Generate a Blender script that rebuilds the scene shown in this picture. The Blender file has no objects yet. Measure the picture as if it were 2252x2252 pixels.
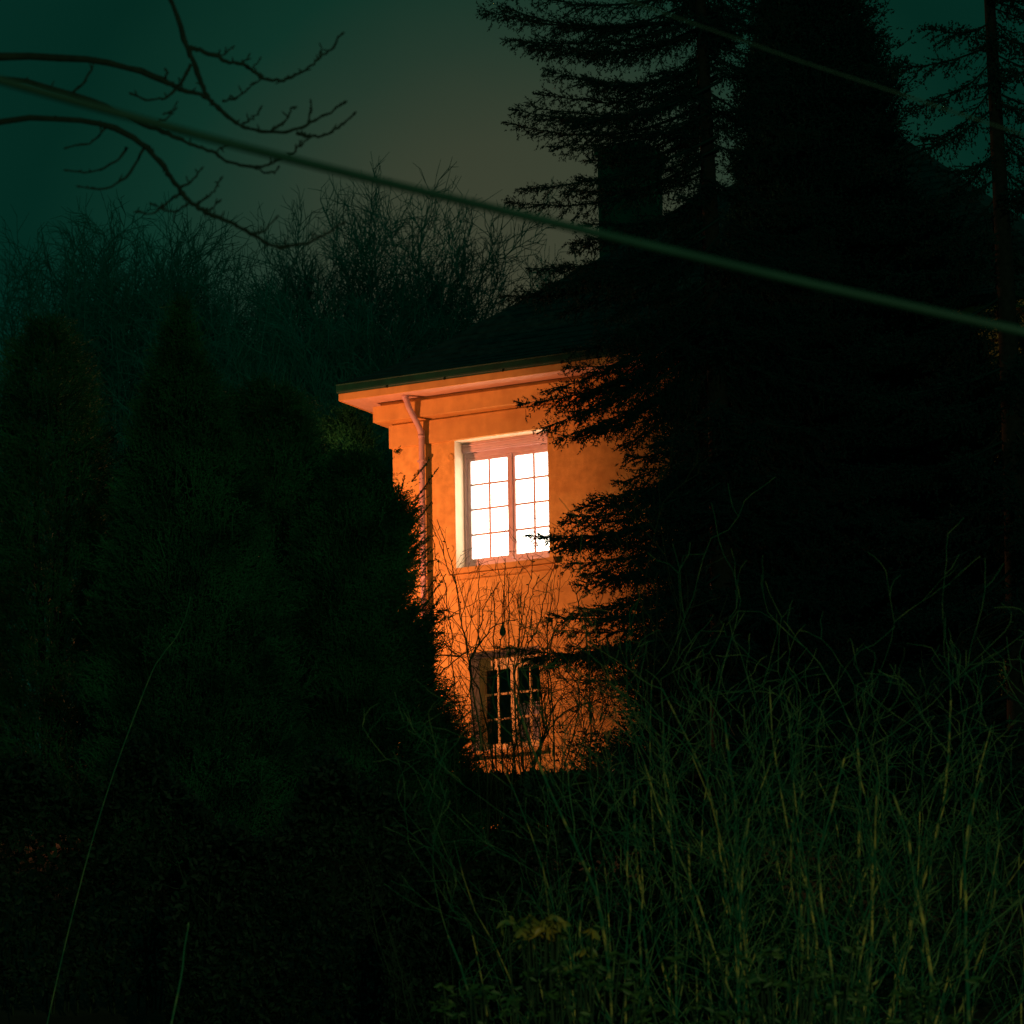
import bpy, math, random
import numpy as np
from mathutils import Vector, Matrix

rng = np.random.default_rng(7)
random.seed(7)
sc = bpy.context.scene
col = sc.collection

# ------------------------------------------------------------------ camera
FPX = 11000.0; PIT = math.radians(11.56); ROLL = .017
F = np.array([0, math.cos(PIT), math.sin(PIT)])
R0 = np.array([1., 0, 0]); U0 = np.array([0, -math.sin(PIT), math.cos(PIT)])
RT = R0 * math.cos(ROLL) - U0 * math.sin(ROLL)
UP = U0 * math.cos(ROLL) + R0 * math.sin(ROLL)
CAM = np.array([0, 0, 1.6])

def at(px, py, Y):
    """point of the place seen at photo pixel (px,py), Y metres up the garden"""
    d = F * FPX + RT * (px - 1126) - UP * (py - 1126)
    return CAM + d / d[1] * Y

cd = bpy.data.cameras.new('camera'); cam = bpy.data.objects.new('camera', cd); col.objects.link(cam)
cam.matrix_world = Matrix(((RT[0], UP[0], -F[0], CAM[0]), (RT[1], UP[1], -F[1], CAM[1]), (RT[2], UP[2], -F[2], CAM[2]), (0, 0, 0, 1)))
cd.sensor_width = 36; cd.sensor_fit = 'HORIZONTAL'; cd.lens = 36 * FPX / 2252
cd.clip_end = 2000; cd.clip_start = .1
cd.dof.use_dof = True; cd.dof.focus_distance = 58; cd.dof.aperture_fstop = 6.2
sc.camera = cam
sc.view_settings.view_transform = 'Standard'; sc.view_settings.look = 'None'
sc.view_settings.exposure = 0; sc.view_settings.gamma = 1
sc.render.engine = 'CYCLES'
sc.cycles.max_bounces = 6; sc.cycles.diffuse_bounces = 3; sc.cycles.transparent_max_bounces = 12
sc.cycles.caustics_reflective = False; sc.cycles.caustics_refractive = False

# ------------------------------------------------------------------ materials
def mat(name, c1, c2=None, scale=8, rough=.8, bump=0, bscale=40, detail=6, spec=.3, bdist=.01, contrast=(.35, .65)):
    m = bpy.data.materials.new(name); m.use_nodes = True
    nt = m.node_tree; b = nt.nodes['Principled BSDF']
    b.inputs['Roughness'].default_value = rough
    b.inputs['Specular IOR Level'].default_value = spec
    tc = nt.nodes.new('ShaderNodeTexCoord')
    if c2 is None:
        b.inputs['Base Color'].default_value = (*c1, 1)
    else:
        n = nt.nodes.new('ShaderNodeTexNoise'); n.inputs['Scale'].default_value = scale; n.inputs['Detail'].default_value = detail
        r = nt.nodes.new('ShaderNodeValToRGB')
        r.color_ramp.elements[0].position = contrast[0]; r.color_ramp.elements[1].position = contrast[1]
        r.color_ramp.elements[0].color = (*c1, 1); r.color_ramp.elements[1].color = (*c2, 1)
        nt.links.new(tc.outputs['Object'], n.inputs['Vector']); nt.links.new(n.outputs['Fac'], r.inputs['Fac'])
        nt.links.new(r.outputs['Color'], b.inputs['Base Color'])
    if bump:
        n2 = nt.nodes.new('ShaderNodeTexNoise'); n2.inputs['Scale'].default_value = bscale; n2.inputs['Detail'].default_value = 5
        bp = nt.nodes.new('ShaderNodeBump'); bp.inputs['Strength'].default_value = bump; bp.inputs['Distance'].default_value = bdist
        nt.links.new(tc.outputs['Object'], n2.inputs['Vector']); nt.links.new(n2.outputs['Fac'], bp.inputs['Height'])
        nt.links.new(bp.outputs['Normal'], b.inputs['Normal'])
    return m

def emis(name, c, s):
    m = bpy.data.materials.new(name); m.use_nodes = True
    b = m.node_tree.nodes['Principled BSDF']
    b.inputs['Base Color'].default_value = (*[min(1, x) for x in c], 1)
    b.inputs['Emission Color'].default_value = (*c, 1); b.inputs['Emission Strength'].default_value = s
    return m

def glass_mat():
    m = bpy.data.materials.new('window_glass'); m.use_nodes = True
    nt = m.node_tree; nt.nodes.clear()
    o = nt.nodes.new('ShaderNodeOutputMaterial'); mx = nt.nodes.new('ShaderNodeMixShader')
    t = nt.nodes.new('ShaderNodeBsdfTransparent'); g = nt.nodes.new('ShaderNodeBsdfGlossy')
    g.inputs['Roughness'].default_value = .02; t.inputs['Color'].default_value = (.9, .95, .95, 1)
    mx.inputs[0].default_value = .05
    nt.links.new(t.outputs[0], mx.inputs[1]); nt.links.new(g.outputs[0], mx.inputs[2]); nt.links.new(mx.outputs[0], o.inputs['Surface'])
    return m

M = dict(
    stucco=mat('ochre_stucco', (.64, .38, .11), (.82, .51, .15), 9, .92, .7, 70, detail=12, bdist=.008),
    trim=mat('ochre_trim', (.62, .36, .11), (.72, .43, .13), 7, .85, .15, 60, bdist=.004),
    soffit=mat('pale_soffit_paint', (.62, .42, .30), (.70, .48, .36), 6, .8, .08, 40),
    white=mat('white_paint', (.58, .42, .44), (.66, .47, .48), 10, .5, .05, 30),
    cream=mat('cream_paint', (.66, .50, .20), (.74, .56, .24), 10, .5, .05, 30),
    lilac=mat('pale_grey_plaster', (.62, .60, .62), (.72, .70, .72), 9, .9, .1, 60),
    pipe=mat('pale_pipe_paint', (.50, .34, .36), (.58, .40, .42), 9, .5),
    reveal=mat('pale_reveal_plaster', (.80, .66, .46), (.86, .72, .52), 9, .9, .1, 60),
    gutter=mat('dark_zinc', (.001, .035, .022), (.002, .055, .034), 6, .5),
    roof=mat('dark_slate', (.015, .04, .03), (.04, .09, .07), 9, .8, .4, 20),
    chim=mat('chimney_render_shade_tint', (.012, .14, .08), (.022, .22, .12), 5, .95, .3, 30),  # chimney shade put into the colour, with hardly any red
    dark=mat('dark_room', (.05, .09, .09)),
    curtain=mat('pale_curtain', (.55, .48, .5), (.7, .62, .65), 20, .9),
    blind=emis('lit_blind', (1, .88, .70), 7.0),
    glass=glass_mat(),
    ground=mat('night_soil_and_grass', (.02, .035, .015), (.05, .07, .03), 3, .95, .5, 12),
    bark=mat('spruce_bark', (.008, .02, .014), (.018, .035, .025), 20, .95, .6, 40),
    spruce=mat('spruce_needles', (.004, .042, .036), (.008, .062, .050), 6, .8, spec=.05),
    yew=mat('yew_needles', (.008, .06, .03), (.035, .26, .095), 1.8, .8, spec=.08),
    farbark=mat('distant_bark_haze_tint', (.006, .24, .18), (.012, .34, .26), .6, .95),  # haze over the far trees put into the bark as lifted teal
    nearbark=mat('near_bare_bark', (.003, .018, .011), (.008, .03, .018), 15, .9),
    shrub=mat('mossy_bark_painted_highlights', (.015, .15, .065), (.66, .60, .13), 6, .75, .3, 60, spec=.2, contrast=(.47, .70)),  # mossy green bark; the yellow noise patches are painted highlights
    twig=mat('green_twig_bark', (.016, .17, .075), (.24, .38, .11), 6, .8, contrast=(.45, .72)),
    shrub2=mat('brown_twig_bark', (.015, .05, .022), (.04, .09, .035), 5, .85),
    laurel2=mat('laurel_leaf_shade_tint', (.02, .10, .03), (.07, .17, .04), 6, .5),  # darker copy of the laurel leaf, shade put into the colour
    laurel=mat('laurel_leaf_lit_tint', (.06, .20, .05), (.38, .30, .04), 6, .45, spec=.4),  # brighter yellow copy for one bush, light put into the colour
    ivy=mat('dark_hedge_leaf', (.006, .035, .018), (.018, .07, .032), 5, .6, spec=.2),
    cable=mat('green_black_cable', (.002, .035, .021), (.004, .046, .028), 3, .6),
    iron=mat('lamp_post_iron', (.03, .035, .03), (.05, .055, .05), 6, .5),
    bulb=emis('sodium_bulb', (1, .45, .12), 30),
    bulb2=emis('warm_white_bulb', (1, .95, .55), 30),
    pod=mat('dark_feeder', (.02, .03, .02), (.04, .05, .03), 20, .8),
)

def weather(m):
    nt = m.node_tree; b = nt.nodes['Principled BSDF']; src = b.inputs['Base Color'].links[0].from_socket
    tc = nt.nodes.new('ShaderNodeTexCoord'); mp = nt.nodes.new('ShaderNodeMapping'); mp.inputs['Scale'].default_value = (7, 7, .6)
    n = nt.nodes.new('ShaderNodeTexNoise'); n.inputs['Scale'].default_value = 1; n.inputs['Detail'].default_value = 8
    r = nt.nodes.new('ShaderNodeValToRGB'); r.color_ramp.elements[0].position = .42; r.color_ramp.elements[1].position = .68
    r.color_ramp.elements[0].color = (1, 1, 1, 1); r.color_ramp.elements[1].color = (.72, .70, .66, 1)
    mx = nt.nodes.new('ShaderNodeMix'); mx.data_type = 'RGBA'; mx.blend_type = 'MULTIPLY'; mx.inputs['Factor'].default_value = .4
    L = nt.links.new; L(tc.outputs['Object'], mp.inputs['Vector']); L(mp.outputs[0], n.inputs['Vector']); L(n.outputs['Fac'], r.inputs['Fac'])
    L(src, mx.inputs['A']); L(r.outputs['Color'], mx.inputs['B']); L(mx.outputs['Result'], b.inputs['Base Color'])
weather(M['stucco']); weather(M['trim'])

# ------------------------------------------------------------------ mesh helpers
def tag(o, label=None, cat=None, group=None, kind=None):
    if label: o['label'] = label
    if cat: o['category'] = cat
    if group: o['group'] = group
    if kind: o['kind'] = kind
    return o

def empty(name, loc, rz=0):
    o = bpy.data.objects.new(name, None); col.objects.link(o)
    o.location = loc; o.rotation_euler = (0, 0, rz); o.empty_display_size = .2
    return o

def np_mesh(name, V, Fs, m, parent=None, smooth=False):
    """V (n,3); Fs: array (k,3|4) or list of such arrays"""
    if not isinstance(Fs, list): Fs = [Fs]
    Fs = [np.asarray(f, dtype=np.int32) for f in Fs if len(f)]
    V = np.asarray(V, dtype=np.float32)
    if parent is not None:
        V = V - np.array(parent.location, dtype=np.float32) if parent.rotation_euler.z == 0 else V
    me = bpy.data.meshes.new(name)
    me.vertices.add(len(V)); me.vertices.foreach_set('co', V.ravel())
    li = np.concatenate([f.ravel() for f in Fs])
    lt = np.concatenate([np.full(len(f), f.shape[1], np.int32) for f in Fs])
    ls = np.concatenate([[0], np.cumsum(lt)[:-1]]).astype(np.int32)
    me.loops.add(len(li)); me.loops.foreach_set('vertex_index', li)
    me.polygons.add(len(lt)); me.polygons.foreach_set('loop_start', ls); me.polygons.foreach_set('loop_total', lt)
    me.update(calc_edges=True); me.validate()
    if smooth: me.polygons.foreach_set('use_smooth', np.ones(len(lt), bool))
    me.materials.append(m)
    o = bpy.data.objects.new(name, me); col.objects.link(o)
    if parent is not None: o.parent = parent
    return o

class MB:
    def __init__(s): s.v = []; s.f = []
    def add(s, vs, fs):
        b = len(s.v); s.v += [tuple(map(float, v)) for v in vs]; s.f += [tuple(b + i for i in f) for f in fs]
    def box(s, x0, x1, y0, y1, z0, z1):
        s.add([(x0, y0, z0), (x1, y0, z0), (x1, y1, z0), (x0, y1, z0), (x0, y0, z1), (x1, y0, z1), (x1, y1, z1), (x0, y1, z1)],
              [(0, 3, 2, 1), (4, 5, 6, 7), (0, 1, 5, 4), (1, 2, 6, 5), (2, 3, 7, 6), (3, 0, 4, 7)])
    def prism(s, prof, x0, x1):            # profile in (y,z), extruded along x
        n = len(prof)
        s.add([(x0, y, z) for y, z in prof] + [(x1, y, z) for y, z in prof],
              [(i, (i + 1) % n, n + (i + 1) % n, n + i) for i in range(n)] + [tuple(range(n))[::-1], tuple(range(n, 2 * n))])
    def tube(s, pts, rad, n=10, cap=True):
        pts = [Vector(p) for p in pts]
        if not hasattr(rad, '__len__'): rad = [rad] * len(pts)
        b = len(s.v); prev = None
        for i, p in enumerate(pts):
            t = (pts[min(i + 1, len(pts) - 1)] - pts[max(i - 1, 0)]).normalized()
            if prev is None:
                a = t.cross(Vector((0, 0, 1)) if abs(t.z) < .9 else Vector((1, 0, 0))).normalized()
            else:
                a = (prev - t * prev.dot(t)).normalized()
            prev = a; c = t.cross(a)
            for k in range(n):
                w = 2 * math.pi * k / n
                s.v.append(tuple(p + (a * math.cos(w) + c * math.sin(w)) * rad[i]))
        for i in range(len(pts) - 1):
            for k in range(n):
                s.f.append((b + i * n + k, b + i * n + (k + 1) % n, b + (i + 1) * n + (k + 1) % n, b + (i + 1) * n + k))
        if cap:
            s.f.append(tuple(range(b + n - 1, b - 1, -1))); e = b + (len(pts) - 1) * n; s.f.append(tuple(range(e, e + n)))
    def lathe(s, prof, c, n=24, axis=None):
        """prof (r,h) about vertical through c"""
        b = len(s.v)
        for r, h in prof:
            for k in range(n):
                w = 2 * math.pi * k / n
                s.v.append((c[0] + r * math.cos(w), c[1] + r * math.sin(w), c[2] + h))
        for i in range(len(prof) - 1):
            for k in range(n):
                s.f.append((b + i * n + k, b + i * n + (k + 1) % n, b + (i + 1) * n + (k + 1) % n, b + (i + 1) * n + k))
        s.f.append(tuple(range(b + n - 1, b - 1, -1))); e = b + (len(prof) - 1) * n; s.f.append(tuple(range(e, e + n)))
    def build(s, name, m, parent=None, smooth=False, bevel=0):
        me = bpy.data.meshes.new(name); me.from_pydata(s.v, [], s.f); me.update()
        if smooth:
            for p in me.polygons: p.use_smooth = True
        me.materials.append(m)
        o = bpy.data.objects.new(name, me); col.objects.link(o)
        if parent is not None: o.parent = parent
        if bevel:
            bv = o.modifiers.new('bevel', 'BEVEL'); bv.width = bevel; bv.segments = 2; bv.limit_method = 'ANGLE'
        return o

def frames(D):
    D = D / np.maximum(np.linalg.norm(D, axis=1, keepdims=True), 1e-9)
    ref = np.where(np.abs(D[:, 2:3]) < .9, np.array([[0, 0, 1.]]), np.array([[1., 0, 0]]))
    A = np.cross(D, ref); A /= np.linalg.norm(A, axis=1, keepdims=True)
    return D, A, np.cross(D, A)

def segs_geo(S, n=4):
    """S (k,8): p0,p1,r0,r1 -> tapered prisms"""
    S = np.asarray(S, dtype=np.float64); k = len(S)
    P0, P1, r0, r1 = S[:, :3], S[:, 3:6], S[:, 6], S[:, 7]
    D, A, B = frames(P1 - P0)
    w = 2 * np.pi * np.arange(n) / n
    ring = A[:, None] * np.cos(w)[None, :, None] + B[:, None] * np.sin(w)[None, :, None]
    a = P0[:, None] + ring * r0[:, None, None]; b = P1[:, None] + ring * r1[:, None, None]
    V = np.concatenate([a, b], 1).reshape(-1, 3)
    base = (np.arange(k) * 2 * n)[:, None, None]
    q = np.array([[i, (i + 1) % n, n + (i + 1) % n, n + i] for i in range(n)])
    return V, (base + q[None]).reshape(-1, 4)

def needle_geo(P, D, L, W, nn=12, nw=.004, spread=.8):
    """spiky shoots: P origins, D directions, L lengths, W needle length"""
    k = len(P); D, A, B = frames(D)
    t = rng.random((k, nn)) ** .8
    ph = rng.random((k, nn)) * 2 * np.pi
    o = P[:, None] + D[:, None] * (L[:, None] * t)[..., None]
    rad = A[:, None] * np.cos(ph)[..., None] + B[:, None] * np.sin(ph)[..., None]
    nd = rad * spread + D[:, None] * (.55 + .5 * rng.random((k, nn)))[..., None]
    nd /= np.linalg.norm(nd, axis=2, keepdims=True)
    wl = W[:, None] * (.7 + .6 * rng.random((k, nn)))
    tip = o + nd * wl[..., None]
    side = np.cross(nd, D[:, None] + .4 * rng.normal(size=(k, nn, 3)))
    side /= np.maximum(np.linalg.norm(side, axis=2, keepdims=True), 1e-9)
    V = np.stack([o - side * nw, o + side * nw, tip + side * nw * .35], 2).reshape(-1, 3)
    return V, np.arange(len(V)).reshape(-1, 3)

def merge(parts):
    V = []; by = {}; b = 0
    for v, f in parts:
        V.append(v); by.setdefault(f.shape[1], []).append(f + b); b += len(v)
    return np.concatenate(V), [np.concatenate(x) for x in by.values()]

def smooth_path(P, n=5):
    P = np.asarray(P, float); out = []
    Q = np.vstack([2 * P[0] - P[1], P, 2 * P[-1] - P[-2]])
    for i in range(1, len(Q) - 2):
        for k in range(n):
            t = k / n
            out.append(.5 * ((2 * Q[i]) + (-Q[i - 1] + Q[i + 1]) * t + (2 * Q[i - 1] - 5 * Q[i] + 4 * Q[i + 1] - Q[i + 2]) * t * t
                             + (-Q[i - 1] + 3 * Q[i] - 3 * Q[i + 1] + Q[i + 2]) * t ** 3))
    out.append(P[-1])
    return np.array(out)

def unit(v): return v / max(np.linalg.norm(v), 1e-9)

# ------------------------------------------------------------------ terrain
HY = [-80, 4, 30, 40, 54, 76, 130, 260, 700]; HZ = [-1, 0, 2.3, 4.9, 9.15, 9.3, 18.5, 26, 34]
def hgt(x, y):
    return float(np.interp(y, HY, HZ)) + .12 * math.sin(x * .6 + y * .23) * min(1, abs(y) / 10)
xs = np.linspace(-260, 260, 105); ys = np.concatenate([np.linspace(-80, 140, 111), np.linspace(150, 700, 40)])
GV = np.array([(x, y, hgt(x, y) if abs(x) < 400 else 0) for y in ys for x in xs])
nx = len(xs)
GF = np.array([(j * nx + i, j * nx + i + 1, (j + 1) * nx + i + 1, (j + 1) * nx + i) for j in range(len(ys) - 1) for i in range(nx - 1)])
tag(np_mesh('ground', GV, GF, M['ground'], smooth=True), kind='structure')

# ------------------------------------------------------------------ house
ZB = 9.2
HO = at(864.8, 1100, 60)
HA = math.radians(-(90 - 61.98))
house = empty('house', (HO[0], HO[1], ZB), HA)
tag(house, 'two-storey ochre plastered house with one brightly lit upstairs window, half hidden by conifers', 'house')
def hz(z): return z - ZB
WX, WY = 9.0, 8.0
WIN = [(.867, 2.145, 13.10, 14.686), (1.04, 1.98, 10.83, 12.045)]
# wall with openings and their reveals
mb = MB(); T = .30
xsb = sorted({0, WX} | {w[0] for w in WIN} | {w[1] for w in WIN}); zsb = sorted({8.6, 15.2} | {w[2] for w in WIN} | {w[3] for w in WIN})
for i in range(len(xsb) - 1):
    for j in range(len(zsb) - 1):
        cx, cz = (xsb[i] + xsb[i + 1]) / 2, (zsb[j] + zsb[j + 1]) / 2
        if any(w[0] < cx < w[1] and w[2] < cz < w[3] for w in WIN): continue
        mb.add([(xsb[i], 0, hz(zsb[j])), (xsb[i + 1], 0, hz(zsb[j])), (xsb[i + 1], 0, hz(zsb[j + 1])), (xsb[i], 0, hz(zsb[j + 1]))], [(0, 1, 2, 3)])
for a, b in (((0, 0), (0, WY)), ((0, WY), (WX, WY)), ((WX, WY), (WX, 0))):
    mb.add([(*b, hz(8.6)), (*a, hz(8.6)), (*a, hz(15.2)), (*b, hz(15.2))], [(0, 1, 2, 3)])
mb.build('wall', M['stucco'], house)
def ring(mb, o, t, z0, z1):               # band round the house, outer offset o, thickness t
    z0, z1 = hz(z0), hz(z1)
    mb.box(-o, WX + o, -o, -o + t, z0, z1); mb.box(-o, WX + o, WY + o - t, WY + o, z0, z1)
    mb.box(-o, -o + t, -o + t, WY + o - t, z0, z1); mb.box(WX + o - t, WX + o, -o + t, WY + o - t, z0, z1)
mb = MB(); ring(mb, .033, .030, 14.69, 14.975); mb.build('frieze', M['trim'], house, bevel=.004)
mb = MB(); ring(mb, .175, .172, 15.005, 15.205); ring(mb, .105, .10, 15.206, 15.258); mb.build('cornice', M['trim'], house, bevel=.004)
mb = MB(); ring(mb, .476, .474, 15.262, 15.28); mb.build('soffit', M['soffit'], house)
mb = MB(); ring(mb, .481, .02, 15.256, 15.345); mb.build('fascia', M['trim'], house, bevel=.003)
mb = MB()
prof = [(-.482, 15.452), (-.482, 15.35), (-.487, 15.346), (-.552, 15.346), (-.568, 15.36), (-.572, 15.38), (-.575, 15.445), (-.585, 15.45), (-.585, 15.458), (-.56, 15.458)]
mb.prism([(y + .055, hz(z)) for y, z in prof], -.495, WX + .495)
for k in range(12):
    x = .2 + k * .8; mb.box(x, x + .025, -.535, -.49, hz(15.335), hz(15.346))
mb.build('gutter', M['gutter'], house, bevel=.003)
# roof: hip with a bell-cast foot
mb = MB()
lev = [(-.50, 15.462), (-.1, 15.66), (.35, 15.97), (1.2, 16.66), (2.6, 17.82), (4.0, 19.02)]
rings = [[(o, o, hz(z)), (WX - o, o, hz(z)), (WX - o, WY - o, hz(z)), (o, WY - o, hz(z))] for o, z in lev]
for r in rings: mb.v += r
for i in range(len(rings) - 1):
    for k in range(4):
        mb.f.append((4 * i + k, 4 * i + (k + 1) % 4, 4 * i + 4 + (k + 1) % 4, 4 * i + 4 + k))
mb.f.append(tuple(range(4 * len(lev) - 4, 4 * len(lev)))); mb.f.append((3, 2, 1, 0))
# slate courses: thin overlapping steps on the front and left slopes
def zat(o):
    return float(np.interp(o, [l[0] for l in lev], [l[1] for l in lev]))
o = -.49
while o < 3.8:
    z0, z1 = hz(zat(o)) + .012, hz(zat(o + .16)) + .002
    mb.add([(o, o, z0), (WX - o, o, z0), (WX - o - .16, o + .16, z1), (o + .16, o + .16, z1), (o, o, z0 - .011), (WX - o, o, z0 - .011)],
           [(0, 1, 2, 3), (4, 5, 1, 0)])
    mb.add([(o, WY - o, z0), (o, o, z0), (o + .16, o + .16, z1), (o + .16, WY - o - .16, z1), (o, WY - o, z0 - .011), (o, o, z0 - .011)],
           [(0, 1, 2, 3), (4, 5, 1, 0)])
    o += .15
rf = mb.build('roof', M['roof'], house)
# chimney
cmat = Matrix.Rotation(-HA, 3, 'Z')
cw = at(1317, 500, 62.6); cl = cmat @ Vector((cw[0] - HO[0], cw[1] - HO[1], 0))
mb = MB()
mb.box(cl.x, cl.x + .60, cl.y, cl.y + .66, hz(16.3), hz(19.1))
mb.box(cl.x - .03, cl.x + .63, cl.y - .03, cl.y + .69, hz(19.103), hz(19.2))
mb.build('chimney', M['chim'], rf)
# downpipe
mb = MB()
path = smooth_path([(.345, -.30, hz(15.262)), (.372, -.30, hz(15.20)), (.40, -.285, hz(15.10)), (.425, -.21, hz(14.99)), (.448, -.12, hz(14.875)),
                    (.456, -.088, hz(14.78)), (.457, -.085, hz(14.6)), (.457, -.085, hz(12)), (.457, -.085, hz(9.0))], 5)
mb.tube(path, .037, 14)
for z in (15.24, 14.70, 13.2, 11.4):
    k = int(np.argmin(abs(path[:, 2] - hz(z)))); p = path[k]; q = path[max(0, k - 1)]; d = unit(p - q) if k else np.array([0, 0, -1.])
    mb.tube([p - d * .02, p + d * .02], .043, 14)
mb.build('downpipe', M['pipe'], house, smooth=True)
for z in (14.45, 13.0, 11.5, 10.2):
    mb = MB(); mb.box(.415, .499, -.128, -.002, hz(z), hz(z + .025)); mb.build('pipe_bracket', M['pipe'], house)
# wall plugs beside the window
def on_wall(px, py):
    d = at(px, py, 1) - CAM
    n = np.array([-math.cos(math.radians(61.98)), -math.sin(math.radians(61.98)), 0]); w = np.array([math.sin(math.radians(61.98)), -math.cos(math.radians(61.98)), 0])
    t = np.dot(HO - CAM, n) / np.dot(d, n); X = CAM + d * t
    return np.dot(X - HO, w), X[2]
for px, py in ((991, 1006), (991, 1207), (1222, 983)):
    a, z = on_wall(px, py); mb = MB(); n = 18
    for r, y in ((.046, -.001), (.044, -.009), (.03, -.011), (.012, -.007)):
        jit = [1 + .06 * math.sin(3 * k + a * 9) for k in range(n)]
        mb.v += [(a + r * jit[k] * math.cos(2 * math.pi * k / n), y, hz(z) + r * jit[k] * math.sin(2 * math.pi * k / n)) for k in range(n)]
    for i in range(3):
        for k in range(n): mb.f.append((i * n + k, i * n + (k + 1) % n, (i + 1) * n + (k + 1) % n, (i + 1) * n + k))
    mb.f.append(tuple(range(3 * n, 4 * n)))
    mb.build('wall_plug', M['stucco'], house)

def window(x0, x1, z0, z1, glassx, glassz, rows, vm, lit):
    """frame (the part) > sashes, panes, sill, shutter box, blind / curtain"""
    Z0, Z1 = hz(z0), hz(z1); top = hz(glassz[1]) + (.11 if lit else .17)
    y0, y1 = .22, .28
    mb = MB()
    gl, gr = glassx
    mb.box(x0 + .001, gl[0] - .052, y0, y1, Z0 + .05, top)
    mb.box(gr[1] + .052, x1 - .001, y0, y1, Z0 + .05, top)
    mb.box(gl[0] - .052, gr[1] + .052, y0 + .002, y1, hz(glassz[1]) + .046, top)
    mb.box(gl[0] - .052, gr[1] + .052, y0 + .002, y1, Z0 + .05, hz(glassz[0]) - .05)
    pm = M['white'] if lit else M['cream']
    fr = mb.build('window', pm, house, bevel=.004)
    if not lit: tag(fr, 'small unlit lower window, dark panes and a pale half curtain')
    else: tag(fr, 'glowing upper window with eight white panes in each of two sashes')
    mb = MB()
    mb.add([(x0, 0, Z0), (x0, T, Z0 + .07), (x0, T, Z1), (x0, 0, Z1), (x1, 0, Z0), (x1, T, Z0 + .07), (x1, T, Z1), (x1, 0, Z1)],
           [(0, 1, 2, 3), (7, 6, 5, 4), (3, 2, 6, 7), (4, 5, 1, 0)])
    mb.build('reveal', M['reveal'] if lit else M['lilac'], fr)
    # shutter box / head board
    mb = MB()
    mb.box(x0 + .002, x1 - .002, y0 - .035, y0 - .001, top - .006, Z1 - .002)
    mb.box(x0 + .002, x1 - .002, y0, y1, top + .001, Z1 - .002)
    mb.box(x0 + .002, x1 - .002, y0 - .045, y0 - .036, top + .014, top + .03)
    mb.box(x0 + .002, x1 - .002, y0 - .05, y0 - .036, Z1 - .045, Z1 - .03)
    mb.build('shutter_box', M['white'], fr, bevel=.003)
    if lit:
        mb = MB(); mb.tube([(x0 + .13, y0 - .012, top - .02), (x0 + .17, y0 - .03, top - .014), (x0 + .2, y0 - .012, top - .02)], .005, 6); mb.build('shutter_hook', M['iron'], fr); mb = MB()
        mb.tube([(x1 - .2, y0 - .012, top - .02), (x1 - .17, y0 - .03, top - .014), (x1 - .13, y0 - .012, top - .02)], .005, 6)
        mb.build('shutter_hook', M['iron'], fr)
    # sashes
    for (g0, g1), v, side in ((gl, vm[0], 0), (gr, vm[1], 1)):
        mb = MB(); s = .048; ya, yb = y0 + .012, y0 + .05
        b0, b1 = hz(glassz[0]), hz(glassz[1])
        mb.box(g0 - s, g0, ya, yb, b0 - s, b1 + s); mb.box(g1, g1 + s, ya, yb, b0 - s, b1 + s)
        mb.box(g0, g1, ya, yb, b0 - s, b0); mb.box(g0, g1, ya, yb, b1, b1 + s)
        mb.box(v - .014, v + .014, ya + .008, yb - .012, b0, b1)
        for r in rows: mb.box(g0, g1, ya + .009, yb - .013, hz(r) - .0135, hz(r) + .0135)
        if side == 1: mb.box(g0 - s - .012, g0 - s + .014, ya - .012, ya - .001, b0 - s + .01, b1 + s - .01)
        mb.build('sash', pm, fr, bevel=.003)
        mb = MB(); mb.add([(g0, yb - .006, b0), (g1, yb - .006, b0), (g1, yb - .006, b1), (g0, yb - .006, b1)], [(0, 1, 2, 3)])
        mb.build('pane', M['glass'], fr)
    # sill
    mb = MB()
    if lit:
        mb.prism([(.0, Z0 + .006), (-.055, Z0 - .006), (-.06, Z0 - .012), (-.06, Z0 - .075), (-.035, Z0 - .08), (-.002, Z0 - .08)], x0 - .09, x1 + .10)
        mb.prism([(-.002, Z0 - .10), (-.032, Z0 - .10), (-.036, Z0 - .112), (-.03, Z0 - .14), (-.002, Z0 - .155)], x0 - .07, x1 + .08)
    else:
        mb.prism([(.0, Z0 + .006), (-.045, Z0 - .006), (-.05, Z0 - .012), (-.05, Z0 - .07), (-.002, Z0 - .07)], x0 - .08, x1 + .08)
    mb.build('sill', M['trim'], fr, bevel=.003)
    if lit:
        mb = MB(); mb.add([(x0 + .03, .36, Z0), (x1 - .03, .36, Z0), (x1 - .03, .36, Z1), (x0 + .03, .36, Z1)], [(0, 1, 2, 3)])
        mb.build('blind', M['blind'], fr)
    else:
        # room behind the glass and a gathered half curtain
        mb = MB(); X0, X1, Y0, Y1 = x0 - .9, x1 + .9, .31, 2.8; A, B = Z0 - .9, Z1 + .3
        mb.add([(X0, Y0, A), (X1, Y0, A), (X1, Y1, A), (X0, Y1, A), (X0, Y0, B), (X1, Y0, B), (X1, Y1, B), (X0, Y1, B)],
               [(0, 1, 2, 3), (4, 7, 6, 5), (1, 2, 6, 5), (2, 3, 7, 6), (3, 0, 4, 7)])
        mb.build('room', M['dark'], fr)
        mb = MB(); n = 60; xa, xb = gr[0] - .03, gr[1] + .05; zt = hz(11.43); k0 = len(mb.v)
        for i in range(n + 1):
            x = xa + (xb - xa) * i / n; y = .335 + .013 * math.sin(i * 1.3) + .005 * math.sin(i * 3.1)
            mb.v += [(x, y, Z0 + .05), (x, y + .003, zt)]
        for i in range(n): mb.f.append((2 * i, 2 * i + 2, 2 * i + 3, 2 * i + 1))
        mb.build('curtain', M['curtain'], fr, smooth=True)
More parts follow.
